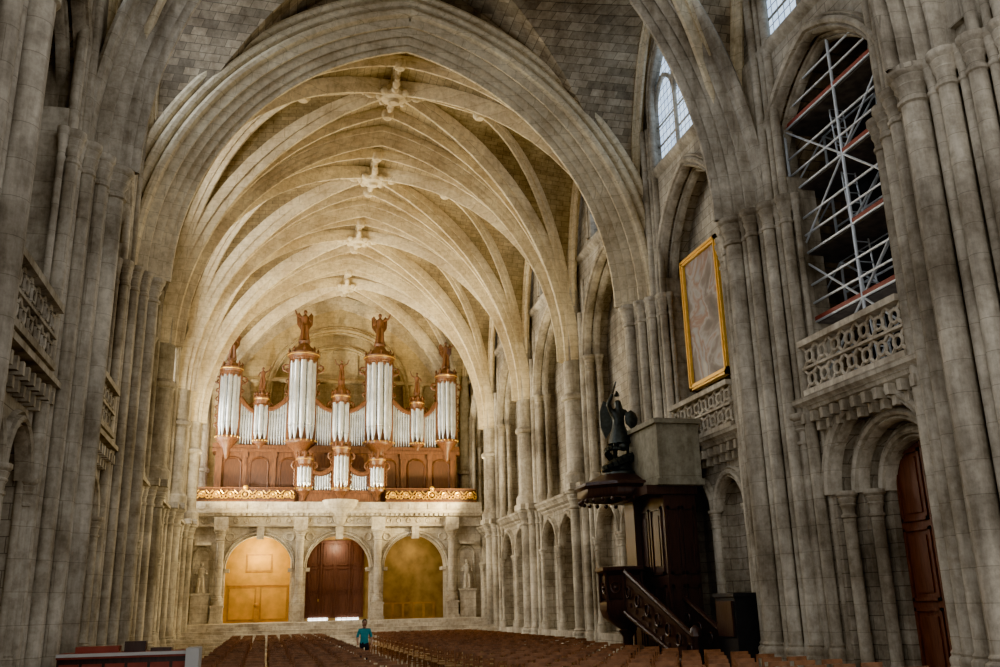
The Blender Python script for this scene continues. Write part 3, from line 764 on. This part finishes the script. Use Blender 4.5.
# ------------------------------------------------------------ person
M_teal=plain('teal_shirt',(.03,.38,.48),.8,0,.2,10);M_skin=plain('skin',(.55,.33,.24),.6,0,.1,10);M_trou=plain('dark_trousers',(.03,.035,.06),.8,0,.2,10);M_hair=plain('brown_hair',(.05,.03,.02),.7,0,.3,20)
per=empty('standing_woman')
ax,ay=3.3,33.0
P=[(0,0,.93),(0,0,1.08),(0,.0,1.3),(0,.0,1.4),(0,-.01,1.47),(-.17,0,1.34),(-.24,.02,1.08),(-.22,-.12,.86),(.17,0,1.34),(.25,.02,1.08),(.22,-.1,.85),
   (-.09,0,.86),(-.1,-.02,.48),(-.1,.03,.09),(-.11,-.13,.04),(.09,0,.86),(.11,.02,.48),(.12,.08,.09),(.13,-.08,.04)]
E=[(0,1),(1,2),(2,3),(3,4),(2,5),(5,6),(6,7),(2,8),(8,9),(9,10),(0,11),(11,12),(12,13),(13,14),(0,15),(15,16),(16,17),(17,18)]
Rr=[(.16,.11),(.13,.1),(.15,.11),.06,.055,.065,.045,.032,.065,.045,.032,.095,.06,.04,.04,.095,.06,.04,.04]
def mf(c):
    z=c.z
    if z<.1: return 3
    if z<.92 and abs(c.x-ax)<.2: return 1
    if z<1.1 and abs(c.x-ax)>.2: return 2
    if z>1.39: return 2
    return 0
skin('woman_body',[(ax+a,ay+b_,c) for a,b_,c in P],E,Rr,[M_teal,M_trou,M_skin,M_hair],per,matfn=mf)
h=MB()
h.ball((ax,ay-.01,1.57),.085,0,14,sx=.9,sy=1.05,sz=1.28)
h.tube((ax,ay-.09,1.57),(ax,ay-.115,1.545),.014,6,0,.018)
for q in (-1,1):
    h.ball((ax+q*.08,ay,1.56),.022,0,8,sx=.5);h.ball((ax+q*.03,ay-.085,1.585),.011,1,6)
    hx,hy,hz=ax+q*.22,ay-.12,.85
    h.ball((hx,hy-.01,hz-.035),.038,0,8,sx=.5,sz=1.3)
    for k in range(4):
        p0=Vector((hx,hy-.035+k*.018,hz-.07));p1=p0+Vector((-.004*q,0,-.045));p2=p1+Vector((-q*.018,0,-.03+.004*abs(k-1)))
        h.tube(p0,p1,.009,6,0);h.tube(p1,p2,.008,6,0,.006)
    h.tube((hx,hy-.035,hz-.03),(hx-q*.015,hy-.07,hz-.07),.011,6,0,.008)
h.tube((ax-.025,ay-.088,1.515),(ax+.025,ay-.088,1.515),.006,5,2)
h.ball((ax,ay+.015,1.6),.095,1,14,sx=.95,sy=1.02,sz=1.15);h.ball((ax,ay+.06,1.5),.07,1,10,sz=1.4)
h.obj('woman_head_and_hands',[M_skin,M_hair,M_red],per)

# ------------------------------------------------------------ lights
def spot(name,loc,tgt,e,c,size=2.6,rad=.3,blend=.6):
    l=bpy.data.lights.new(name,'SPOT');l.energy=e;l.color=c;l.spot_size=size;l.spot_blend=blend;l.shadow_soft_size=rad
    o=bpy.data.objects.new(name,l);o.location=loc;COL.objects.link(o)
    o.rotation_euler=(Vector(tgt)-Vector(loc)).to_track_quat('-Z','Y').to_euler()
def point(name,loc,e,c,rad=.2):
    l=bpy.data.lights.new(name,'POINT');l.energy=e;l.color=c;l.shadow_soft_size=rad
    o=bpy.data.objects.new(name,l);o.location=loc;COL.objects.link(o)
W=(1,.77,.37)
for y,eL,eR in ((34,300,900),(42,900,2100),(50,2100,3600),(55.6,2800,3600)):  # added spots without fixtures, brightening the vault from gallery level
    spot('added_vault_spot',(XC-8.5,y,7.9),(XC+4,y,22),eL,W)
    spot('added_vault_spot',(XC+8.5,y,7.9),(XC-6,y,18),eR,W)
spot('added_pier_spot',(XC+8.0,26.3,8.6),(XC-8.6,30,9.5),700,(1,.74,.4),.9)  # added spot that warms the left pier, no fixture there
spot('added_organ_spot',(XC-7.1,52,7.9),(XC,61,15),3000,(1,.9,.72),1.4)  # added spot brightening the organ front, no fixture there
point('added_porch_light',(XC-4.7,60,5.6),210,(1,.74,.3));point('added_porch_light',(XC+4.7,60,5.6),50,(1,.78,.4));point('added_porch_light',(XC,60.3,5.9),80,(1,.75,.45))  # added point lights brightening the walls and door under the tribune
w=bpy.data.worlds.new('World');SC.world=w;w.use_nodes=True
w.node_tree.nodes['Background'].inputs[0].default_value=(1,.97,.93,1);w.node_tree.nodes['Background'].inputs[1].default_value=.62

# ------------------------------------------------------------ camera
psi=math.radians(14.1);p=math.radians(16.5)
hd=Vector((math.sin(psi),math.cos(psi),0));r0=Vector((math.cos(psi),-math.sin(psi),0));z=Vector((0,0,1))
fw=hd*math.cos(p)+z*math.sin(p);u0=z*math.cos(p)-hd*math.sin(p)
r1=(r0-u0*.024).normalized();u1=(u0+r0*.024).normalized()
cam=bpy.data.cameras.new('camera');cam.lens=33.16;cam.sensor_width=36;cam.clip_end=300
co=bpy.data.objects.new('camera',cam);COL.objects.link(co)
co.matrix_world=Matrix(((r1.x,u1.x,-fw.x,0),(r1.y,u1.y,-fw.y,0),(r1.z,u1.z,-fw.z,2.0),(0,0,0,1)))
SC.camera=co
SC.view_settings.view_transform='AgX'
SC.view_settings.look='AgX - Punchy'
SC.view_settings.exposure=1.2
